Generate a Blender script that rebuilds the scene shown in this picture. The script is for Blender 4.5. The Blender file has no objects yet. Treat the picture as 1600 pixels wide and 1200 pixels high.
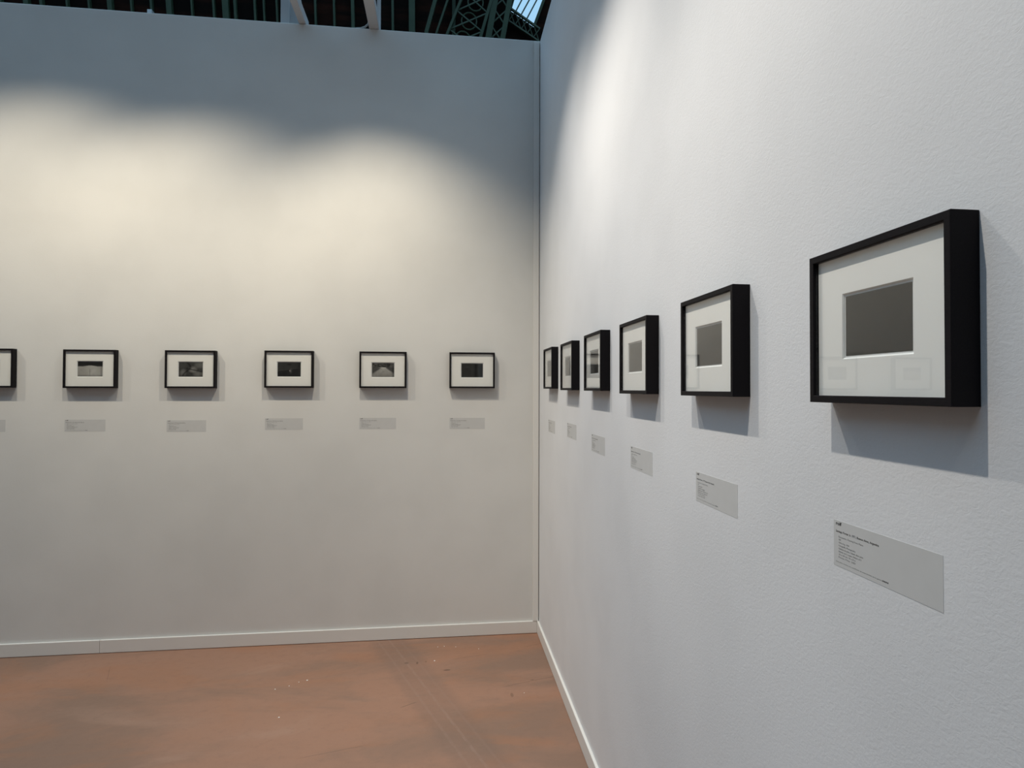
import bpy, bmesh, math, random
from mathutils import Vector, Matrix

sc = bpy.context.scene
COL = sc.collection
random.seed(7)

# ------------------------------------------------------------------ camera
FPX = 1007.2948
cam_d = bpy.data.cameras.new('camera')
cam = bpy.data.objects.new('camera', cam_d); COL.objects.link(cam)
cam_d.sensor_fit = 'HORIZONTAL'; cam_d.sensor_width = 36.0
cam_d.lens = FPX * 36.0 / 1600.0
cam_d.shift_x = -25.056 / 1600.0
cam_d.shift_y = -8.598 / 1600.0
cam_d.clip_start = 0.05; cam_d.clip_end = 200
YAW, PIT, ROL = 0.12914, 0.01653, 0.00245
Fv = Vector((math.sin(YAW)*math.cos(PIT), math.cos(YAW)*math.cos(PIT), math.sin(PIT)))
R0 = Vector((math.cos(YAW), -math.sin(YAW), 0)); U0 = R0.cross(Fv)
Rv = R0*math.cos(ROL) + U0*math.sin(ROL); Uv = U0*math.cos(ROL) - R0*math.sin(ROL)
m = Matrix((Rv, Uv, -Fv)).transposed().to_4x4()
m.translation = Vector((-0.56491, -3.82799, 1.45))
cam.matrix_world = m
sc.camera = cam

# ------------------------------------------------------------------ sky, exposure
world = bpy.data.worlds.new('sky'); sc.world = world; world.use_nodes = True
bg = world.node_tree.nodes['Background']
bg.inputs['Color'].default_value = (0.46, 0.76, 1.05, 1); bg.inputs['Strength'].default_value = 1.0
vs = sc.view_settings
vs.view_transform = 'Standard'; vs.look = 'None'; vs.gamma = 1.0; vs.use_curve_mapping = False
vs.exposure = 0.0

# track spotlights: (position along wall, distance from wall, height, aim along wall, aim height, watts, cone deg, blend)
WARM = (1.0, 0.88, 0.69)
COOL = (1.0, 0.925, 0.82)
BACK_SPOTS = [(-1.02, .93, 3.31, -0.96, 1.10, 81, 100, 1.0),
              (-2.12, .93, 3.33, -1.84, 1.12, 62, 105, 1.0),
              (-2.94, .93, 3.38, -2.62, 1.12, 72, 109, 1.0),
              (-4.05, .93, 3.38, -3.85, 1.15, 52, 108, 1.0)]
RIGHT_SPOTS = [(-1.08, .93, 3.36, -1.25, 0.95, 64, 92, .95),
               (-1.86, .93, 3.36, -1.90, 0.88, 90, 93, .95),
               (-3.00, .93, 3.36, -2.80, 0.92, 104, 76, 1.0),
               (-4.30, .93, 3.36, -4.30, 1.20, 12, 88, 1.0)]

# ------------------------------------------------------------------ helpers
def link(name, me, mat=None, parent=None, loc=None):
    o = bpy.data.objects.new(name, me); COL.objects.link(o)
    if mat is not None and me is not None and not me.materials: me.materials.append(mat)
    if parent is not None: o.parent = parent
    if loc is not None: o.location = loc
    return o
def empty(name, loc=(0,0,0), rz=0.0):
    o = bpy.data.objects.new(name, None); COL.objects.link(o)
    o.location = loc; o.rotation_euler = (0, 0, rz); o.empty_display_size = .05
    return o
def tag(o, label=None, cat=None, group=None, kind=None):
    if label: o['label'] = label
    if cat: o['category'] = cat
    if group: o['group'] = group
    if kind: o['kind'] = kind
    return o
def mesh_of(bm, name, smooth=False):
    bmesh.ops.recalc_face_normals(bm, faces=bm.faces)
    me = bpy.data.meshes.new(name); bm.to_mesh(me); bm.free()
    if smooth:
        for p in me.polygons: p.use_smooth = True
    return me
def box(bm, lo, hi, bev=0.0):
    vs_ = [bm.verts.new((x, y, z)) for x in (lo[0], hi[0]) for y in (lo[1], hi[1]) for z in (lo[2], hi[2])]
    q = [(0,1,3,2), (4,6,7,5), (0,4,5,1), (2,3,7,6), (0,2,6,4), (1,5,7,3)]
    fs = [bm.faces.new([vs_[i] for i in f]) for f in q]
    if bev > 0:
        es = list({e for f in fs for e in f.edges})
        bmesh.ops.bevel(bm, geom=es, offset=bev, segments=2, affect='EDGES', profile=.5)
def box_me(name, lo, hi, bev=0.0):
    bm = bmesh.new(); box(bm, lo, hi, bev); return mesh_of(bm, name)
def prism(bm, pts, off):
    """closed polygon of 3D points extruded by vector off"""
    a = [bm.verts.new(p) for p in pts]; b = [bm.verts.new(Vector(p)+Vector(off)) for p in pts]
    bm.faces.new(a); bm.faces.new(b[::-1]); n = len(pts)
    for i in range(n): bm.faces.new([a[i], b[i], b[(i+1) % n], a[(i+1) % n]])
def bar(bm, p, q, w, d, up=(0,1,0)):
    """square bar from p to q; w across, d along up"""
    p, q, up = Vector(p), Vector(q), Vector(up)
    t = (q-p).normalized(); s = t.cross(up).normalized(); u = s.cross(t).normalized()
    pts = [p + s*a*w/2 + u*b*d/2 for a, b in ((-1,-1), (1,-1), (1,1), (-1,1))]
    prism(bm, pts, q-p)
def tube(bm, pts, r, n=10, cap=True):
    pts = [Vector(p) for p in pts]; rings = []
    for i, p in enumerate(pts):
        t = (pts[min(i+1, len(pts)-1)] - pts[max(i-1, 0)]).normalized()
        ref = Vector((0,0,1)) if abs(t.z) < .9 else Vector((1,0,0))
        s = t.cross(ref).normalized(); u = s.cross(t)
        rr = r[i] if isinstance(r, (list, tuple)) else r
        rings.append([bm.verts.new(p + (s*math.cos(2*math.pi*k/n) + u*math.sin(2*math.pi*k/n))*rr) for k in range(n)])
    for a, b in zip(rings, rings[1:]):
        for k in range(n): bm.faces.new([a[k], a[(k+1) % n], b[(k+1) % n], b[k]])
    if cap: bm.faces.new(rings[0][::-1]); bm.faces.new(rings[-1])

# ------------------------------------------------------------------ materials
def mat(name, col=(.5,.5,.5), rough=.6, metal=0.0, spec=.5):
    m_ = bpy.data.materials.new(name); m_.use_nodes = True
    b = m_.node_tree.nodes['Principled BSDF']
    b.inputs['Base Color'].default_value = (*col, 1); b.inputs['Roughness'].default_value = rough
    b.inputs['Metallic'].default_value = metal; b.inputs['Specular IOR Level'].default_value = spec
    return m_
class NT:
    def __init__(s, m_): s.t = m_.node_tree; s.b = s.t.nodes['Principled BSDF']
    def n(s, typ, **kw):
        o = s.t.nodes.new(typ)
        for k, v in kw.items():
            if k.startswith('i_'):
                key = k[2:]; key = int(key) if key.isdigit() else key.replace('_', ' ')
                if isinstance(v, bpy.types.NodeSocket): s.t.links.new(v, o.inputs[key])
                else: o.inputs[key].default_value = v
            else: setattr(o, k, v)
        return o
    def l(s, a, b): s.t.links.new(a, b)
    def math(s, op, a, b=None, c=None):
        kw = {'i_0': a}
        if b is not None: kw['i_1'] = b
        if c is not None: kw['i_2'] = c
        return s.n('ShaderNodeMath', operation=op, **kw).outputs[0]
    def mix(s, f, a, b, blend='MIX'):
        o = s.n('ShaderNodeMix', data_type='RGBA', blend_type=blend)
        for k, v in ((0, f), (6, a), (7, b)):
            if isinstance(v, bpy.types.NodeSocket): s.l(v, o.inputs[k])
            else: o.inputs[k].default_value = v if k == 0 else (*v, 1)
        return o.outputs[2]
    def ramp(s, f, lo, hi):
        return s.n('ShaderNodeMapRange', interpolation_type='SMOOTHSTEP', i_0=f, i_1=lo, i_2=hi).outputs[0]

def wall_mat(name, col, stretch, strength):
    """painted partition: faint roller stipple and long thread-like ridges"""
    m_ = mat(name, col, .82, spec=.25); T = NT(m_)
    co = T.n('ShaderNodeTexCoord').outputs['Object']
    mp = T.n('ShaderNodeMapping', i_Vector=co, i_Scale=stretch).outputs[0]
    n1 = T.n('ShaderNodeTexNoise', i_Vector=co, i_Scale=230.0, i_Detail=3.0, i_Roughness=.6).outputs[0]
    n2 = T.n('ShaderNodeTexNoise', i_Vector=mp, i_Scale=95.0, i_Detail=4.0, i_Roughness=.65, i_Distortion=1.0).outputs[0]
    n3 = T.n('ShaderNodeTexNoise', i_Vector=co, i_Scale=3.0, i_Detail=3.0).outputs[0]
    h = T.math('ADD', T.math('MULTIPLY', n1, .45), n2)
    bp = T.n('ShaderNodeBump', i_Strength=strength, i_Distance=.0022, i_Height=h)
    T.l(bp.outputs[0], T.b.inputs['Normal'])
    c2 = tuple(c*.955 for c in col)
    T.l(T.mix(T.ramp(n3, .35, .7), col, c2), T.b.inputs['Base Color'])
    return m_
M = {}
M['wall_back'] = wall_mat('back wall paint', (.74,.735,.71), (1.0, 1.0, 1.5), .14)
M['wall_right'] = wall_mat('right wall paint', (.77,.775,.785), (1.0, .9, 1.5), .20)
M['trim'] = mat('satin white trim', (.80,.785,.75), .42)
M['black'] = mat('black stained wood', (.010,.009,.010), .55, spec=.08)
T = NT(M['black'])
co = T.n('ShaderNodeTexCoord').outputs['Object']
g = T.n('ShaderNodeTexNoise', i_Vector=T.n('ShaderNodeMapping', i_Vector=co, i_Scale=(30., 200., 200.)).outputs[0], i_Scale=3.0, i_Detail=3.0).outputs[0]
T.l(T.mix(g, (.007,.006,.008), (.016,.014,.015)), T.b.inputs['Base Color'])
M['mat'] = mat('cotton mat board', (.95,.94,.90), .9, spec=.1)
T = NT(M['mat']); co = T.n('ShaderNodeTexCoord').outputs['Object']
g = T.n('ShaderNodeTexNoise', i_Vector=co, i_Scale=700.0, i_Detail=2.0).outputs[0]
T.l(T.n('ShaderNodeBump', i_Strength=.12, i_Distance=.0006, i_Height=g).outputs[0], T.b.inputs['Normal'])
M['bevel'] = mat('white board core', (.95,.95,.93), .85, spec=.1)
M['board'] = mat('brown backing board', (.25,.18,.11), .9)
M['label'] = mat('grey label film', (.55,.55,.54), .6, spec=.3)
T = NT(M['label']); co = T.n('ShaderNodeTexCoord').outputs['Object']
g = T.n('ShaderNodeTexNoise', i_Vector=co, i_Scale=25.0, i_Detail=2.0).outputs[0]
T.l(T.mix(g, (.575,.575,.565), (.62,.62,.61)), T.b.inputs['Base Color'])
M['ink'] = mat('black ink', (.012,.012,.013), .7)
M['ink_grey'] = mat('grey ink', (.10,.10,.10), .7)
M['white_metal'] = mat('white powder coated steel', (.52,.53,.54), .5)
M['dark_metal'] = mat('white lamp housing', (.72,.72,.72), .4)
M['cable'] = mat('pale cable sheath', (.42,.41,.40), .5)
M['green'] = mat('green painted iron', (.060,.125,.085), .55)
T = NT(M['green']); co = T.n('ShaderNodeTexCoord').outputs['Object']
g = T.n('ShaderNodeTexNoise', i_Vector=co, i_Scale=5.0, i_Detail=4.0).outputs[0]
T.l(T.mix(g, (.026,.055,.029), (.055,.092,.052)), T.b.inputs['Base Color'])
M['brown'] = mat('dark timber boarding', (.020,.011,.008), .85, spec=.1)
T = NT(M['brown']); co = T.n('ShaderNodeTexCoord').outputs['Object']
g = T.n('ShaderNodeTexNoise', i_Vector=T.n('ShaderNodeMapping', i_Vector=co, i_Scale=(.5, .5, 3.)).outputs[0], i_Scale=1.6, i_Detail=5.0).outputs[0]
T.l(T.mix(T.ramp(g, .4, .75), (.007,.005,.004), (.036,.012,.007)), T.b.inputs['Base Color'])
M['hall'] = mat('hall side wall', (.10,.095,.09), .9)

def glass_mat(name, tint, f0, k):
    """thin clear pane: straight transmission plus Schlick reflection on each face"""
    m_ = bpy.data.materials.new(name); m_.use_nodes = True; t = m_.node_tree
    for n_ in list(t.nodes): t.nodes.remove(n_)
    out = t.nodes.new('ShaderNodeOutputMaterial'); mx = t.nodes.new('ShaderNodeMixShader')
    tr = t.nodes.new('ShaderNodeBsdfTransparent'); gl = t.nodes.new('ShaderNodeBsdfGlossy')
    tr.inputs[0].default_value = (*tint, 1); gl.inputs['Roughness'].default_value = 0.0
    lw = t.nodes.new('ShaderNodeLayerWeight'); lw.inputs[0].default_value = .5
    p = t.nodes.new('ShaderNodeMath'); p.operation = 'POWER'; p.inputs[1].default_value = 5
    ma = t.nodes.new('ShaderNodeMath'); ma.operation = 'MULTIPLY_ADD'; ma.inputs[1].default_value = k; ma.inputs[2].default_value = f0
    t.links.new(lw.outputs['Facing'], p.inputs[0]); t.links.new(p.outputs[0], ma.inputs[0])
    t.links.new(ma.outputs[0], mx.inputs[0]); t.links.new(tr.outputs[0], mx.inputs[1]); t.links.new(gl.outputs[0], mx.inputs[2])
    t.links.new(mx.outputs[0], out.inputs[0])
    return m_
M['glass'] = glass_mat('picture glass', (.998,1.0,.998), .04, .96)
M['pane'] = glass_mat('roof glass', (.93,.97,.98), .04, .5)

# printed photographs: tones are stored per vertex, the sheet itself is flat
M['print'] = mat('silver gelatin print', (.03,.03,.03), .55, spec=.3)
T = NT(M['print']); at = T.n('ShaderNodeVertexColor', layer_name='tone')
T.l(at.outputs[0], T.b.inputs['Base Color'])

# floor: stained terracotta screed with wheel marks
M['floor'] = mat('terracotta screed', (.3,.17,.12), .62, spec=.35); T = NT(M['floor'])
co = T.n('ShaderNodeTexCoord').outputs['Object']
sep = T.n('ShaderNodeSeparateXYZ', i_0=co); X, Y = sep.outputs[0], sep.outputs[1]
wide = T.n('ShaderNodeMapping', i_Vector=co, i_Scale=(.55, 1.3, 1.0), i_Rotation=(0, 0, .25)).outputs[0]
na = T.n('ShaderNodeTexNoise', i_Vector=wide, i_Scale=1.5, i_Detail=5.0, i_Roughness=.62, i_Distortion=.5).outputs[0]
nb = T.n('ShaderNodeTexNoise', i_Vector=wide, i_Scale=2.6, i_Detail=6.0, i_Roughness=.6, i_Distortion=.8, noise_dimensions='4D', i_W=3.3).outputs[0]
nc = T.n('ShaderNodeTexNoise', i_Vector=co, i_Scale=22.0, i_Detail=5.0, i_Roughness=.7).outputs[0]
nd = T.n('ShaderNodeTexNoise', i_Vector=co, i_Scale=320.0, i_Detail=2.0).outputs[0]
c = T.mix(T.ramp(na, .40, .60), (.335,.184,.123), (.247,.152,.108))
c = T.mix(T.math('MULTIPLY', T.ramp(nb, .50, .66), .42), c, (.36,.162,.083))
c = T.mix(T.math('MULTIPLY', T.ramp(nb, .46, .28), .40), c, (.39,.245,.18))
c = T.mix(T.math('MULTIPLY', T.ramp(nc, .50, .75), .25), c, (.20,.13,.10))
# wheel track running from the back wall towards the right wall
cc = T.math('ADD', T.math('MULTIPLY', X, .94), T.math('MULTIPLY', Y, .34))
cc = T.math('ADD', cc, T.math('MULTIPLY', T.math('SUBTRACT', nc, .5), .02))
band = T.math('MULTIPLY', T.ramp(cc, -.96, -.91), T.ramp(cc, -.70, -.76))
band = T.math('MULTIPLY', band, T.math('MULTIPLY_ADD', nb, .5, .25))
c = T.mix(T.math('MULTIPLY', band, .55), c, (.165,.115,.092))
for c0, st in ((-.885, .20), (-.825, .28), (-.768, .12)):
    ln = T.ramp(T.math('ABSOLUTE', T.math('SUBTRACT', cc, c0)), .009, .003)
    c = T.mix(T.math('MULTIPLY', T.math('MULTIPLY', ln, st), T.ramp(nc, .3, .6)), c, (.36,.25,.20))
# hairline scratches
for (px_, py_, ang, L, wd, st) in ((-.10,-.62,.30,.45,.003,.5), (-.02,-.17,.35,.25,.003,.5), (-.42,-.30,.22,.22,.003,.45),
                                   (-.72,-.80,.55,.10,.0035,.6), (-1.0,-1.15,.25,.30,.003,.4), (-2.25,-.28,-1.2,.22,.0025,.35)):
    ca, sa = math.cos(ang), math.sin(ang)
    dx = T.math('SUBTRACT', X, px_); dy = T.math('SUBTRACT', Y, py_)
    al = T.math('ADD', T.math('MULTIPLY', dx, ca), T.math('MULTIPLY', dy, sa))
    ac = T.math('SUBTRACT', T.math('MULTIPLY', dy, ca), T.math('MULTIPLY', dx, sa))
    ac = T.math('ADD', ac, T.math('MULTIPLY', T.math('SUBTRACT', nc, .5), .012))
    k_ = T.math('MULTIPLY', T.ramp(T.math('ABSOLUTE', ac), wd, wd*.3), T.ramp(T.math('ABSOLUTE', al), L/2, L/2*.6))
    c = T.mix(T.math('MULTIPLY', k_, st), c, (.10,.06,.045))
# small oil spots
for (px_, py_, rx, ry, st) in ((-.240,-.764,.008,.024,.40), (-.546,-.452,.020,.006,.8), (-.757,-.340,.012,.010,.5),
                               (-.700,-.347,.006,.016,.6), (-.122,-.616,.010,.006,.4), (-.655,-.335,.006,.012,.35)):
    e = T.math('ADD', T.math('POWER', T.math('DIVIDE', T.math('SUBTRACT', X, px_), rx), 2.0), T.math('POWER', T.math('DIVIDE', T.math('SUBTRACT', Y, py_), ry), 2.0))
    e = T.math('ADD', e, T.math('MULTIPLY', T.math('SUBTRACT', nc, .5), 1.6))
    c = T.mix(T.math('MULTIPLY', T.ramp(e, 1.2, .4), st), c, (.075,.04,.025))
c = T.mix(T.math('MULTIPLY', T.ramp(nd, .35, .75), .22), c, (.17,.11,.085))
T.l(c, T.b.inputs['Base Color'])
T.l(T.math('MULTIPLY_ADD', nc, .25, .5), T.b.inputs['Roughness'])
T.l(T.n('ShaderNodeBump', i_Strength=.15, i_Distance=.002, i_Height=T.math('ADD', nd, T.math('MULTIPLY', nc, .8))).outputs[0], T.b.inputs['Normal'])

# ------------------------------------------------------------------ booth shell
H, BB = 3.5586, 0.0725
XL, YF = -6.0, -7.0                     # the walls run on beyond the frame
HX0, HX1, HY0 = -20.0, 12.0, -11.0      # the exhibition hall around the booth
tag(link('floor', box_me('floor', (HX0-.3, HY0-.3, -.2), (HX1+.3, 11.6, 0)), M['floor']), 'stained terracotta screed floor with diagonal wheel marks', 'floor', kind='structure')
tag(link('wall_back', box_me('wall_back', (XL, 0, 0), (.10, .10, H), .006), M['wall_back']), 'grey-white back partition wall under warm scalloped spotlight pools', 'wall', kind='structure')
tag(link('wall_right', box_me('wall_right', (0, YF, 0), (.10, 0, H), .006), M['wall_right']), 'cool white right partition wall with rough stippled paint', 'wall', kind='structure')
bb = tag(empty('baseboard_back', (-1.5, 0, 0)), 'white skirting along the foot of the back wall', 'baseboard', kind='structure')
for lo, hi in ((XL, -2.4275), (-2.4262, -.0125)):
    link('board', box_me('board', (lo+1.5, -.012, 0.002), (hi+1.5, 0, BB), .0022), M['trim'], bb)
tag(link('baseboard_right', box_me('baseboard_right', (-.012, YF, 0.002), (0, -.0005, BB), .0022), M['trim']), 'white skirting along the foot of the right wall', 'baseboard', kind='structure')
tag(link('trim_1', box_me('trim_1', (-.0375, -.014, BB), (-.0045, 0, H-.012), .0015), M['trim']), 'narrow white vertical strip covering the corner of the two walls', 'trim', kind='structure')

# ------------------------------------------------------------------ hall behind the booth
def hy(z): return 12.143 - .228*max(z, 5.0)      # the hall's end wall leans inwards above 5 m
def hp(x, z, off=0.0): return Vector((x, hy(z)-off, z))
bm = bmesh.new()
prism(bm, [hp(HX0,0), hp(HX1,0), hp(HX1,5), hp(HX0,5)], (0,.2,0))
prism(bm, [hp(HX0,5), hp(.81,5), hp(.81,9.65), hp(1.63,12.5), hp(HX0,12.5)], (0,.2,0))
prism(bm, [hp(.81,5), hp(1.37,5), hp(1.37,9.345), hp(.81,9.65)], (0,.2,0))
prism(bm, [hp(1.37,5), hp(HX1,5), hp(HX1,12.5), hp(2.46,12.5), hp(1.37,9.39)], (0,.2,0))
wn = tag(link('wall_north', mesh_of(bm, 'wall_north'), M['brown']), 'dark boarded end wall of the hall above the partition', 'wall', kind='structure')
MULL = [(-9.271,.03),(-8.804,.089),(-8.534,.053),(-8.061,.035),(-7.654,.035),(-7.258,.086),(-6.858,.034),(-6.479,.042),(-6.135,.10),(-5.703,.033),(-5.278,.041),(-5.04,.12),(-4.86,.05),(-4.471,.041),(-4.293,.032),(-4.037,.032),(-3.70,.03),(-3.264,.04),(-2.885,.04),(-2.504,.064),(-2.1,.04),(-1.682,.048),(-1.281,.127),(-.40,.07),
        (-9.8,.04),(-10.3,.1),(-10.8,.04),(-11.3,.04),(-11.8,.1),(-12.3,.04)]
for x, w in MULL:
    bm = bmesh.new()
    prism(bm, [hp(x-w/2,0), hp(x+w/2,0), hp(x+w/2,5), hp(x-w/2,5)], (0,-.08-w*.4,0))
    prism(bm, [hp(x-w/2,5), hp(x+w/2,5), hp(x+w/2,12.5), hp(x-w/2,12.5)], (0,-.08-w*.4,0))
    link('mullion', mesh_of(bm, 'mullion'), M['green'], wn)

# sloping rooflight with glazing bars
wl = tag(empty('window_1', hp(1.1, 9.4)), 'bright sloping rooflight seen over the top of the corner', 'window', kind='structure')
def rel(o, *pts): return [Vector(p) - o.location for p in pts]
EDG = [((.82,9.645),(1.63,12.5)), ((.89,9.59),(2.02,12.0)), ((1.011,9.522),(2.30,12.0)), ((1.147,9.463),(2.40,12.0)), ((1.335,9.372),(2.42,12.5))]
SK = [((.81,9.645),(1.03,10.42)), ((.905,9.595),(1.349,10.42)), ((1.02,9.535),(1.524,10.42)), ((1.15,9.468),(1.669,10.42)), ((1.36,9.36),(1.735,10.42))]
def ext(a, b, z): k = (z-a[1])/(b[1]-a[1]); return (a[0]+(b[0]-a[0])*k, z)
for (a0, a1), (b0, b1) in zip(SK, SK[1:]):
    bm = bmesh.new(); prism(bm, rel(wl, hp(*a0, -.05), hp(*b0, -.05), hp(*b1, -.05), hp(*a1, -.05)), (0,.012,0)); link('pane', mesh_of(bm, 'pane'), M['pane'], wl)
for i, (a, b) in enumerate(SK):
    bm = bmesh.new(); bar(bm, *rel(wl, hp(*a, -.03), hp(*b, -.03)), .022 if 0 < i < 4 else .05, .05); link('glazing_bar', mesh_of(bm, 'glazing_bar'), M['green'], wl)
bm = bmesh.new(); bar(bm, *rel(wl, hp(1.03,10.42,-.03), hp(1.74,10.42,-.03)), .06, .08); link('head_rail', mesh_of(bm, 'head_rail'), M['green'], wl)
bm = bmesh.new(); prism(bm, [hp(.95,10.40), hp(1.75,10.40), hp(2.5,12.5), hp(1.55,12.5)], (0,.2,0)); tag(link('trim_2', mesh_of(bm, 'trim_2'), M['brown']), 'dark boarding closing the roof slope above the rooflight', 'roof boarding', kind='structure')
# grey-green rib beside the rooflight
bm = bmesh.new(); bar(bm, hp(1.345,9.37,.06), hp(1.80,10.6,.06), .055, .05)
tag(link('roof_rib', mesh_of(bm, 'roof_rib'), M['green']), 'slim green iron rib along the right edge of the rooflight', 'rib')

def strut_thing(name, label, cat, base, parts):
    t = tag(empty(name, base), label, cat)
    for nm, segs in parts:
        for p, q, w, d in segs:
            bm = bmesh.new(); bar(bm, Vector(p)-Vector(base), Vector(q)-Vector(base), w, d); link(nm, mesh_of(bm, nm), M['green'], t)
    return t
# lattice truss under the rooflight
ch1 = [(.78,9.665), (1.46,9.295)]; ch2 = [(.78,9.405), (1.46,9.045)]
def lerp(a, b, k): return (a[0]+(b[0]-a[0])*k, a[1]+(b[1]-a[1])*k)
web = []
N = 5
for i in range(N):
    k0, k1 = i/N, (i+1)/N
    web.append((hp(*lerp(*ch1, k0), .08), hp(*lerp(*ch2, k1), .08), .018, .02))
    web.append((hp(*lerp(*ch2, k0), .10), hp(*lerp(*ch1, k1), .10), .018, .02))
strut_thing('roof_truss', 'short green lattice truss sloping below the bright rooflight', 'truss', hp(1.1, 9.3),
    [('chord', [(hp(*ch1[0], .08), hp(*ch1[1], .08), .035, .06), (hp(*ch2[0], .08), hp(*ch2[1], .08), .030, .06)]), ('brace', web)])
# big lattice arch leg leaning right, standing on the hall floor
def arch(name, label, fa, fb, wa, wb, off, z0, z1, step, ring_r=None):
    base = hp((fa(0)+fb(0))/2, 0, off); parts = []
    zs = [0, 2.5, 5.0, 7.5, 9.0, 9.75, 11, 12.4]
    for fn, w in ((fa, wa), (fb, wb)):
        parts.append(('chord', [(hp(fn(a), a, off), hp(fn(b), b, off), w, .12) for a, b in zip(zs, zs[1:])]))
    wb_ = []; z = z0; s = 1
    while z < z1:
        zz = min(z+step, z1)
        wb_.append((hp(fa(z), z, off), hp(fb(zz), zz, off), .028, .03)); wb_.append((hp(fb(z), z, off), hp(fa(zz), zz, off), .028, .03)); z = zz
    parts.append(('brace', wb_))
    t = strut_thing(name, label, 'arch', base, parts)
    if ring_r:
        z = z0 + step/2
        while z < z1:
            xm = (fa(z)+fb(z))/2; r = min(ring_r, abs(fb(z)-fa(z))*.42)
            pts = [hp(xm + r*math.cos(a*math.pi/9), z + r*math.sin(a*math.pi/9), off) - base for a in range(19)]
            bm = bmesh.new(); tube(bm, pts, .016, 6, False); link('ring', mesh_of(bm, 'ring'), M['green'], t); z += step
    return t
arch('iron_arch', 'wide green iron lattice leg leaning right before the rooflight', lambda z: .345+(z-9.007)*.175, lambda z: .647+(z-9.002)*.183, .125, .105, .30, 6.0, 12.0, .32)
arch('iron_arch', 'ornate green iron arch with rings left of the leaning lattice leg', lambda z: -.521+(z-8.974)*.43 if z > 7.5 else -1.155, lambda z: .18+(z-8.974)*.30 if z > 7.5 else -.262, .05, .06, .32, 7.6, 11.2, .36, .16)
def curve_rib(label, x0, x1, w):
    base = hp(x0-.5, 0, .25)
    t = tag(empty('iron_rib', base), label, 'rib')
    zs = [0, 4.0, 5.0, 7.0, 8.98, 9.35, 9.6, 10.4, 11.4, 12.4]
    f = lambda z: x0 + (x1-x0)*((z-8.98)/.62) if z >= 8.98 else x0 - .30*(1-math.exp(-(8.98-z)*.9))
    for a, b in zip(zs, zs[1:]):
        bm = bmesh.new(); bar(bm, hp(f(a), a, .25)-base, hp(f(b), b, .25)-base, w, .08); link('segment', mesh_of(bm, 'segment'), M['green'], t)
curve_rib('broad curved green iron rib left of the ornate arch', -.976, -.79, .075)
curve_rib('thin curved green iron rib between broad rib and ornate arch', -.763, -.538, .04)
t = tag(empty('equipment_box', (-6.47, hy(8.95)-.14, 8.90)), 'small pale box fixed among the green mullions of the hall', 'box')
link('housing', box_me('housing', (-.045, -.1, 0), (.045, .14, .16), .008), M['white_metal'], t)
link('bracket', box_me('bracket', (-.012, .0, -.04), (.012, .16, 0)), M['green'], t)
# rest of the hall shell, outside the picture: it limits how much sky the booth sees
tag(link('wall_west', box_me('wall_west', (HX0-.3, HY0, 0), (HX0, 11.2, 13.0)), M['hall']), 'far side wall of the hall left of the booth', 'wall', kind='structure')
tag(link('wall_east', box_me('wall_east', (HX1, HY0, 0), (HX1+.3, 11.2, 11.0)), M['hall']), 'far side wall of the hall right of the booth', 'wall', kind='structure')
tag(link('wall_south', box_me('wall_south', (HX0, HY0-.3, 0), (HX1, HY0, 14.0)), M['hall']), 'end wall of the hall behind the viewer', 'wall', kind='structure')

# ------------------------------------------------------------------ light tracks, arms, spotlights
def place(wall):
    """local frame of a wall: +X to the right seen from the room, -Y into the room"""
    return 0.0 if wall == 'back' else -math.pi/2
def wpos(wall, s, out=0.0, z=0.0):
    return (s, -out, z) if wall == 'back' else (-out, s, z)
def track(wall, a, b, label):
    t = tag(empty('lighting_track', wpos(wall, (a+b)/2, .93, 3.52), place(wall)), label, 'track')
    L = abs(b-a)/2
    bm = bmesh.new(); box(bm, (-L, -.018, .004), (L, .018, .036)); link('rail', mesh_of(bm, 'rail'), M['white_metal'], t)
    for e in (-L, L-.03): link('end_cap', box_me('end_cap', (e, -.02, .002), (e+.03, .02, .038), .003), M['dark_metal'], t)
track('back', -4.6, -.55, 'white lighting track hung in front of the back wall')
track('right', -1.05, -5.0, 'white lighting track hung in front of the right wall')
def arm(wall, s, w, post, label, gusset=None):
    t = tag(empty('track_arm', wpos(wall, s, 0, H), place(wall)), label, 'bracket')
    link('beam', box_me('beam', (-w/2, -1.02, 0), (w/2, .08, .055), .003), M['white_metal'], t)
    p0, p1, ph = post
    link('post', box_me('post', (p0, .03, 0), (p1, .075, ph), .002), M['white_metal'], t)
    link('hanger', box_me('hanger', (-.012, -.95, -.0026), (.012, -.91, 0.001)), M['white_metal'], t)
    if gusset:
        bm = bmesh.new(); prism(bm, [(gusset[0], .05, 0), (gusset[1], .05, 0), (gusset[1], .05, .055), (gusset[0]+.03, .05, .34), (gusset[0], .05, .34)], (0,.006,0)); link('gusset', mesh_of(bm, 'gusset'), M['white_metal'], t)
    return t
arm('back', -1.3875, .040, (-.129, -.080, .60), 'white track arm with flat post and gusset, left of the two above the back wall', (-.080, .0))
arm('back', -.982, .058, (.012, .031, .60), 'plain white track arm with slim post, right of the two above the back wall')
arm('back', -4.2, .04, (.0, .03, .60), 'white track arm at the far left of the back wall')
arm('right', -1.2, .05, (.0, .03, .60), 'white track arm over the right wall nearest the corner')
arm('right', -4.6, .05, (.0, .03, .60), 'white track arm over the right wall nearest the viewer')
bm = bmesh.new()
tube(bm, [(-1.22,.04,H+.005), (-1.12,.03,H+.006), (-1.06,.02,H+.008), (-1.035,.012,H+.014), (-1.018,.008,H+.028), (-1.012,.004,H+.05), (-1.012,-.1,H+.062)], .0055, 8)
tag(link('power_cable', mesh_of(bm, 'power_cable', True), M['cable']), 'thin pale power cable curving along the wall top to the plain track arm', 'cable')

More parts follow.
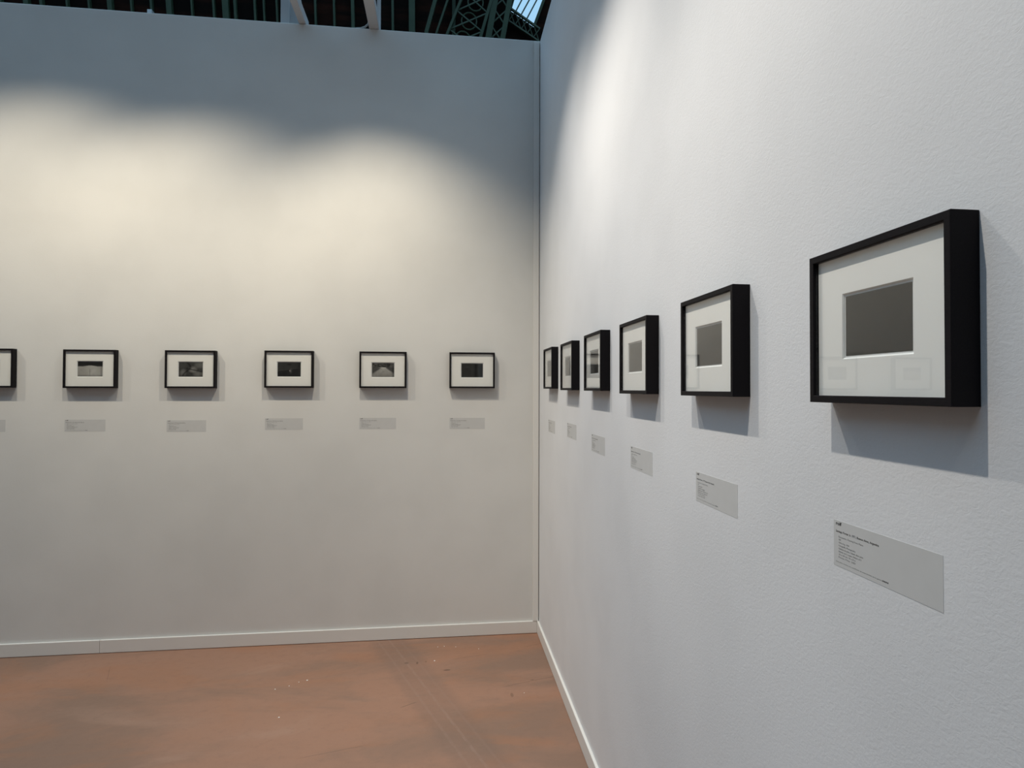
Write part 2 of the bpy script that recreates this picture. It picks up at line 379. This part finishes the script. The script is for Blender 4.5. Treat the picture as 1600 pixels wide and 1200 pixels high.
def spotlight(wall, s, out, z, aim_s, aim_z, watt, cone, blend, col, label):
    root = tag(empty('spotlight', wpos(wall, s, out, 3.52), place(wall)), label, 'spotlight', 'spotlights on the lighting tracks')
    # local: +X along wall (right), -Y into room
    dx = (aim_s - s) if wall == 'back' else -(aim_s - s)
    d = Vector((dx, out, aim_z - z)).normalized()       # towards the wall is +Y
    mouth = Vector((0, 0, z-3.52))
    link('adapter', box_me('adapter', (-.02, -.014, -.03), (.02, .014, .006), .003), M['dark_metal'], root)
    back = mouth - d*.118
    bm = bmesh.new(); tube(bm, [(0,0,-.03), back + Vector((0,0,.03)), back + d*.03], .008, 8); link('stem', mesh_of(bm, 'stem', True), M['dark_metal'], root)
    bm = bmesh.new(); tube(bm, [back, back+d*.02, back+d*.085], [.026, .036, .040], 20); h = link('head', mesh_of(bm, 'head', True), M['dark_metal'], root)
    bm = bmesh.new(); tube(bm, [back+d*.083, back+d*.112], [.0405, .0425], 20, False); link('snoot', mesh_of(bm, 'snoot', True), M['dark_metal'], root)
    ld = bpy.data.lights.new('lamp', 'SPOT'); ld.energy = watt; ld.color = col; ld.spot_size = math.radians(cone); ld.spot_blend = blend; ld.shadow_soft_size = .018
    lo = bpy.data.objects.new('lamp', ld); COL.objects.link(lo); lo.parent = root
    lo.location = mouth; lo.rotation_euler = d.to_track_quat('-Z', 'Y').to_euler()
NTH = ['nearest the corner', 'second from the corner', 'third from the corner', 'fourth from the corner']
for i, a in enumerate(BACK_SPOTS): spotlight('back', *a, WARM, 'white track spotlight aimed at the back wall, ' + NTH[i])
for i, a in enumerate(RIGHT_SPOTS): spotlight('right', *a, COOL, 'white track spotlight aimed at the right wall, ' + NTH[i])

# ------------------------------------------------------------------ framed photographs
W, HH, D, FB = .2657, .2099, .0347, .0098
PW, PH = .1262, .0808            # visible print
BV = .0020                       # bevel of the mat window
MG = .0022                       # white paper margin left around the print
PDY = -.0008
def frame_bars():
    x0, x1, z0, z1 = -W/2, W/2, -HH/2, HH/2
    o = [(x0,z0), (x1,z0), (x1,z1), (x0,z1)]; i_ = [(x0+FB,z0+FB), (x1-FB,z0+FB), (x1-FB,z1-FB), (x0+FB,z1-FB)]
    out = []
    for k in range(4):
        a, b, c_, d_ = o[k], o[(k+1) % 4], i_[(k+1) % 4], i_[k]
        bm = bmesh.new(); prism(bm, [(p[0], -D, p[1]) for p in (a, b, c_, d_)], (0, D-.0005, 0))
        front = [e for e in bm.edges if all(abs(v.co.y + D) < 1e-6 for v in e.verts) and not (abs(e.verts[0].co.x-e.verts[1].co.x) > 1e-5 and abs(e.verts[0].co.z-e.verts[1].co.z) > 1e-5)]
        bmesh.ops.bevel(bm, geom=front, offset=.0007, segments=1, affect='EDGES')
        out.append(mesh_of(bm, 'frame_bar'))
    return out
YG, YM, YP = -(D-.0055), -(D-.0085), -(D-.0085)+.0020
def ring_me(name, ox, oz, oy, ix, iz, iy, dz0, dz1):
    """flat or sloping ring between an outer and an inner rectangle"""
    bm = bmesh.new()
    A = [bm.verts.new((sx*ox, oy, sz*oz+dz0)) for sx, sz in ((-1,-1), (1,-1), (1,1), (-1,1))]
    B = [bm.verts.new((sx*ix, iy, sz*iz+dz1)) for sx, sz in ((-1,-1), (1,-1), (1,1), (-1,1))]
    A2 = [bm.verts.new((v.co.x, max(oy, iy)+.0002, v.co.z)) for v in A]; B2 = [bm.verts.new((v.co.x, max(oy, iy)+.0002, v.co.z)) for v in B]
    for k in range(4):
        j = (k+1) % 4
        bm.faces.new([A[k], A[j], B[j], B[k]]); bm.faces.new([A2[j], A2[k], B2[k], B2[j]])
        bm.faces.new([A[j], A[k], A2[k], A2[j]])
        if abs(oy-iy) < 1e-6: bm.faces.new([B[k], B[j], B2[j], B2[k]])
    return mesh_of(bm, name)
BARS = frame_bars()
IW, IH = W/2-FB, HH/2-FB
ME_MAT = ring_me('mat', IW, IH, YM, PW/2+MG+BV, PH/2+MG+BV, YM, 0, PDY)
ME_BEV = ring_me('bevel', PW/2+MG+BV, PH/2+MG+BV, YM, PW/2+MG, PH/2+MG, YP, PDY, PDY)
ME_SHEET = box_me('sheet', (-PW/2-.012, YP+.0006, -PH/2-.012+PDY), (PW/2+.012, YP+.0010, PH/2+.012+PDY))
ME_GLASS = box_me('glass', (-IW+.0001, YG-.001, -IH+.0001), (IW-.0001, YG+.001, IH-.0001))
ME_BACK = box_me('backing', (-IW, -.012, -IH), (IW, -.0005, IH))
def print_me(fn, nx=72, nz=48):
    me = bpy.data.meshes.new('print'); vs_, fs = [], []
    x0, x1, z0, z1 = -PW/2, PW/2, -PH/2+PDY, PH/2+PDY
    for j in range(nz+1):
        for i in range(nx+1): vs_.append((x0+(x1-x0)*i/nx, YP+.0003, z1+(z0-z1)*j/nz))
    n1 = len(vs_)
    for j in range(nz):
        for i in range(nx): a = j*(nx+1)+i; fs.append((a, a+1+nx, a+2+nx, a+1))
    vs_ += [(x0, YP+.0006, z1), (x1, YP+.0006, z1), (x1, YP+.0006, z0), (x0, YP+.0006, z0)]; fs.append((n1, n1+1, n1+2, n1+3))
    me.from_pydata(vs_, [], fs); at_ = me.color_attributes.new('tone', 'FLOAT_COLOR', 'POINT')
    for k, v in enumerate(vs_):
        u = min(max((v[0]+PW/2)/PW, 0), 1); w_ = min(max((PH/2+PDY-v[2])/PH, 0), 1)
        g_ = fn(u, w_); at_.data[k].color = (g_*1.02, g_, g_*.93, 1)
    return me
def sst(a, b, x):
    t_ = min(max((x-a)/(b-a), 0), 1); return t_*t_*(3-2*t_)
rn = random.Random(3); NG = [[rn.random() for _ in range(64)] for _ in range(64)]
def nz2(x, y):
    i, j = int(math.floor(x)), int(math.floor(y)); fx, fy = sst(0,1,x-i), sst(0,1,y-j)
    q = lambda a, b: NG[a % 64][b % 64]
    return (q(i,j)*(1-fx)+q(i+1,j)*fx)*(1-fy) + (q(i,j+1)*(1-fx)+q(i+1,j+1)*fx)*fy
def fbm(x, y): return nz2(x, y)*.5 + nz2(2*x+5, 2*y+9)*.3 + nz2(4*x+17, 4*y+3)*.2
def blob(u, v, cx, cy, rx, ry): return max(0.0, 1-((u-cx)/rx)**2-((v-cy)/ry)**2)
def ph_edge(u, v): return .015 + .02*fbm(u*6, v*4)
def ph_field(u, v):                       # dark sky, pale ground with a low crest and a central post
    hzn = .33 - .07*math.exp(-((u-.5)/.22)**2)
    g_ = .006 + .014*sst(.18, .30, v)*fbm(u*9, v*6) if v < hzn else .16 + .05*fbm(u*8, v*7)
    if v >= hzn:
        g_ *= .82 + .25*math.exp(-((u-.6)/.3)**2)
        g_ *= 1-.55*math.exp(-((u-.49)/.010)**2)*sst(.42, .62, v)
        g_ *= 1-.45*sst(.85, 1.0, v)
        g_ *= 1-.35*math.exp(-((u-.95)/.03)**2)
    return g_
def ph_stone(u, v):                       # rounded pale folds on dark ground
    g_ = .012 + .02*fbm(u*5+2, v*4)
    g_ += .085*blob(u, v, .58, .50, .22, .26)*(.4+fbm(u*14, v*9)) + .05*blob(u, v, .80, .78, .25, .25)
    g_ += .05*blob(u, v, .18, .72, .16, .30) + .04*blob(u, v, .85, .2, .25, .25)
    g_ *= 1-.8*math.exp(-((v-.42-.35*(u-.3))/.045)**2)*sst(.25, .35, u)
    g_ *= 1-.75*math.exp(-((u-.33-.15*math.sin(v*5))/.05)**2)
    return g_
def ph_table(u, v):                       # dim room, dark slanting desk, one small glint
    g_ = .020 + .018*fbm(u*4, v*3)*(1-u*.6)
    desk = .62 - .22*u
    if v > desk and u < .9: g_ = .006 + .010*fbm(u*9, v*7)
    g_ += .014*math.exp(-((v-desk)/.03)**2)
    g_ *= 1-.7*blob(u, v, .5, .16, .13, .09)
    g_ += .30*math.exp(-(((u-.53)/.022)**2 + ((v-.60)/.035)**2)) + .06*math.exp(-(((u-.57)/.04)**2 + ((v-.62)/.14)**2))
    return g_ * (1-.5*sst(.75, 1.0, u))
def ph_road(u, v):                        # pale road between dark trees
    hz = .32
    if v > hz:
        k = (v-hz)/(1-hz); half = .10 + .75*k
        g_ = .028 + .13*sst(half, half*.6, abs(u-.52))*(.7+.5*fbm(u*10, v*10))
        g_ *= 1-.45*k*k
        g_ *= 1-.6*sst(.85, 1.0, u)
    else:
        g_ = .008 + .05*max(0, fbm(u*14, v*12)-.35)*2
    g_ += .12*math.exp(-(((u-.47)/.16)**2 + ((v-.34)/.035)**2))
    return g_
def ph_window(u, v):                      # night interior with upright bands
    g_ = .016 + .014*fbm(u*4, v*3)
    g_ *= 1-.8*sst(.60, .63, u)*sst(.74, .70, u)
    g_ += .020*math.exp(-((u-.50)/.012)**2) + .016*math.exp(-((u-.78)/.012)**2) + .02*blob(u, v, .28, .25, .14, .08) + .008*math.exp(-((v-.42)/.015)**2)
    return g_
def ph_plain(a, b):
    return lambda u, v: a + b*fbm(u*3+a*90, v*3)
def ph_star(u, v): return .030 + .010*fbm(u*4, v*4) + .10*math.exp(-(((u-.52)/.09)**2 + ((v-.48)/.06)**2))
def ph_low(u, v):
    g_ = .055 + .03*fbm(u*4, v*3)
    if v < .16: g_ *= .25
    return g_ if not (u > .45 and v > .52) else .006  # dark square imitates the reflection in the glass, painted into the print tone
def ph_line(u, v): return (.036 + .008*fbm(u*4, v*5)) * (1.45 if v < .17 else 1.0)
def ph_slope(u, v): return .030 + .010*fbm(u*6, v*6) + (.014 if v < .42-.12*u else 0) - .012*sst(.05, 0, abs(v-.95+.45*u-.3))
def ph_mast(u, v):
    g_ = .026 + .004*fbm(u*5, v*5)
    g_ *= 1-.6*math.exp(-((u-.47)/.008)**2)*sst(.56, .62, v)
    if v > .955 + .05*(u-.25): g_ = .003
    return g_
def framed(wall, s, z, fn, label):
    t = tag(empty('framed_photograph', wpos(wall, s, 0, z), place(wall)), label, 'framed photo', 'black framed photographs on the %s wall' % wall)
    for b in BARS: link('frame_bar', b, M['black'], t)
    mt = link('mat', ME_MAT, M['mat'], t); link('bevel', ME_BEV, M['bevel'], mt)
    link('sheet', ME_SHEET, M['bevel'], t); link('print', print_me(fn), M['print'], t)
    link('glass', ME_GLASS, M['glass'], t); link('backing', ME_BACK, M['board'], t)
    return t
BACK = [(-3.1330, 1.5564, ph_edge, 'small black framed photograph cut by the left edge of the picture', -3.1273, 1.2775, 'A'),
        (-2.6189, 1.5550, lambda u, v: 2.3*ph_field(u, v), 'black framed photograph of a pale field under a dark sky', -2.6244, 1.2769, 'B'),
        (-2.0995, 1.5558, lambda u, v: 2.2*ph_stone(u, v), 'black framed photograph of pale rounded folds on dark ground', -2.0990, 1.2715, 'C'),
        (-1.5719, 1.5596, lambda u, v: 1.2*ph_table(u, v), 'black framed photograph of a dim room with one small glint', -1.5742, 1.2802, 'D'),
        (-1.0493, 1.5595, lambda u, v: 2.4*ph_road(u, v), 'black framed photograph of a pale road between dark trees', -1.0511, 1.2813, 'E'),
        (-.5356, 1.5599, lambda u, v: 1.1*ph_window(u, v), 'black framed dark photograph with faint upright bands, back wall nearest the corner', -.5337, 1.2794, 'F')]
RIGHT = [(-.3876, 1.5574, ph_plain(.035, .01), 'black framed grey photograph on the right wall, first from the corner', -.3516, 1.2850),
         (-.8994, 1.5508, ph_star, 'black framed grey photograph with pale central spot, right wall, second from the corner', -.8907, 1.2956),
         (-1.4043, 1.5496, ph_low, 'black framed photograph with a painted-in dark reflection lower right, third from the corner', -1.3894, 1.2788),
         (-1.9109, 1.5424, ph_line, 'black framed grey photograph with a lighter band on top, fourth from the corner', -1.9147, 1.2779),
         (-2.4259, 1.5416, ph_slope, 'black framed grey photograph second nearest the viewer on the right wall', -2.4297, 1.2654),
         (-2.9459, 1.5372, ph_mast, 'largest looking black framed photograph, nearly black print with thin mast, nearest the viewer', -2.9491, 1.2616)]
for x, z, fn, lb, *_ in BACK: framed('back', x+W/2, z, fn, lb)
for y, z, fn, lb, *_ in RIGHT: framed('right', y-W/2, z, fn, lb)

# ------------------------------------------------------------------ wall labels
LW, LH = .2081, .0655
def text_me(name, lines, bold=0.0, depth=.00012):
    """lines: (text, x0, x1, y_centre, cap height) in metres from the card's top left corner"""
    verts, faces = [], []
    for tx, x0, x1, yc, ch in lines:
        cu = bpy.data.curves.new('t', 'FONT'); cu.body = tx; cu.size = 1.0; cu.resolution_u = 2; cu.offset = bold
        ob = bpy.data.objects.new('t', cu); COL.objects.link(ob); bpy.context.view_layer.update()
        dg = bpy.context.evaluated_depsgraph_get(); me = bpy.data.meshes.new_from_object(ob.evaluated_get(dg))
        cs = [v.co.copy() for v in me.vertices]
        a, b = min(c_.x for c_ in cs), max(c_.x for c_ in cs); sx = (x1-x0)/(b-a); sz = ch/.70
        n0 = len(verts)
        for c_ in cs: verts.append((x0+(c_.x-a)*sx, -.00036, -yc + (c_.y-.30)*sz))
        for p in me.polygons: faces.append([n0+i for i in p.vertices])
        bpy.data.objects.remove(ob); bpy.data.curves.remove(cu); bpy.data.meshes.remove(me)
    me = bpy.data.meshes.new(name); me.from_pydata(verts, [], faces); return me
LOGO = text_me('logo', [('rolf', .0054, .0186, .0046, .0046)], .035)
TITLE = text_me('title', [('Santiago Porter, b. 1971, Buenos Aires, Argentina', .0053, .0984, .0155, .0030)], .022)
BODY = text_me('caption', [('Encuentro, Evening from Piano', .0118, .0665, .0230, .0022), ('2007', .0118, .0170, .0270, .0022),
    ('Obra Arg. 1994', .0118, .0357, .0312, .0022), ('Fotografía. Photography', .0118, .0499, .0355, .0022),
    ('Gelatina de plata, Gelatin silver print', .0118, .0663, .0397, .0022), ('Edición de 5 copias, Edition of 5', .0118, .0622, .0440, .0022),
    ('25 x 20 cm, 10 x 8 in', .0118, .0498, .0480, .0022), ('Precio, Price  USD', .0115, .0497, .0521, .0022)], .010)
FOOT = text_me('footer', [('Esta obra cuenta con certificado de autenticidad de la galería', .0057, .1045, .0592, .0015)], .004)
bm = bmesh.new()
for k in range(4):
    cx_ = .1062 + k*.0030
    vsx = [bm.verts.new((cx_ + .00115*math.cos(a*math.pi/6), -.00036, -.0590 + .00115*math.sin(a*math.pi/6))) for a in range(12)]
    bm.faces.new(vsx)
ICON = bpy.data.meshes.new('icon_row'); bm.to_mesh(ICON); bm.free()
CARD = box_me('card', (0, -.0003, -LH), (LW, 0, 0))
def wall_label(wall, s, z, label):
    t = tag(empty('wall_label', wpos(wall, s, 0, z), place(wall)), label, 'label', 'caption labels on the %s wall' % wall)
    link('card', CARD, M['label'], t); link('logo', LOGO, M['ink'], t); link('title', TITLE, M['ink'], t)
    link('caption', BODY, M['ink_grey'], t); link('footer', FOOT, M['ink_grey'], t); link('icon_row', ICON, M['ink'], t)
WHICH = ['the photograph cut by the picture edge', 'the pale field photograph', 'the rounded folds photograph', 'the dim room photograph', 'the road photograph', 'the back wall photograph nearest the corner']
for b, w in zip(BACK, WHICH): wall_label('back', b[4], b[5], 'grey caption label below ' + w)
NTR = ['first from the corner', 'second from the corner', 'third from the corner', 'fourth from the corner', 'second nearest the viewer', 'nearest the viewer with the most readable print']
for r_, w in zip(RIGHT, NTR): wall_label('right', r_[4], r_[5], 'grey caption label on the right wall, ' + w)

# ------------------------------------------------------------------ flecks on the floor
bm = bmesh.new(); rr = random.Random(11)
for x, y in ((-1.367,-.565), (-1.308,-.538), (-1.270,-.501), (-1.234,-.485), (-1.281,-.844), (-.595,-.147), (-.559,-.142), (-.495,-.159), (-.368,-.202), (-.61,-.33), (-.18,-.75)):
    r0 = rr.uniform(.0022, .0042); a0 = rr.random()*3
    prism(bm, [(x + r0*rr.uniform(.7,1.2)*math.cos(a0+k*1.2566), y + r0*rr.uniform(.7,1.2)*math.sin(a0+k*1.2566), .0) for k in range(5)], (0, 0, .0012))
tag(link('paint_flecks', mesh_of(bm, 'paint_flecks'), M['bevel']), 'tiny white paint flecks scattered on the terracotta floor', 'paint flecks', kind='stuff')
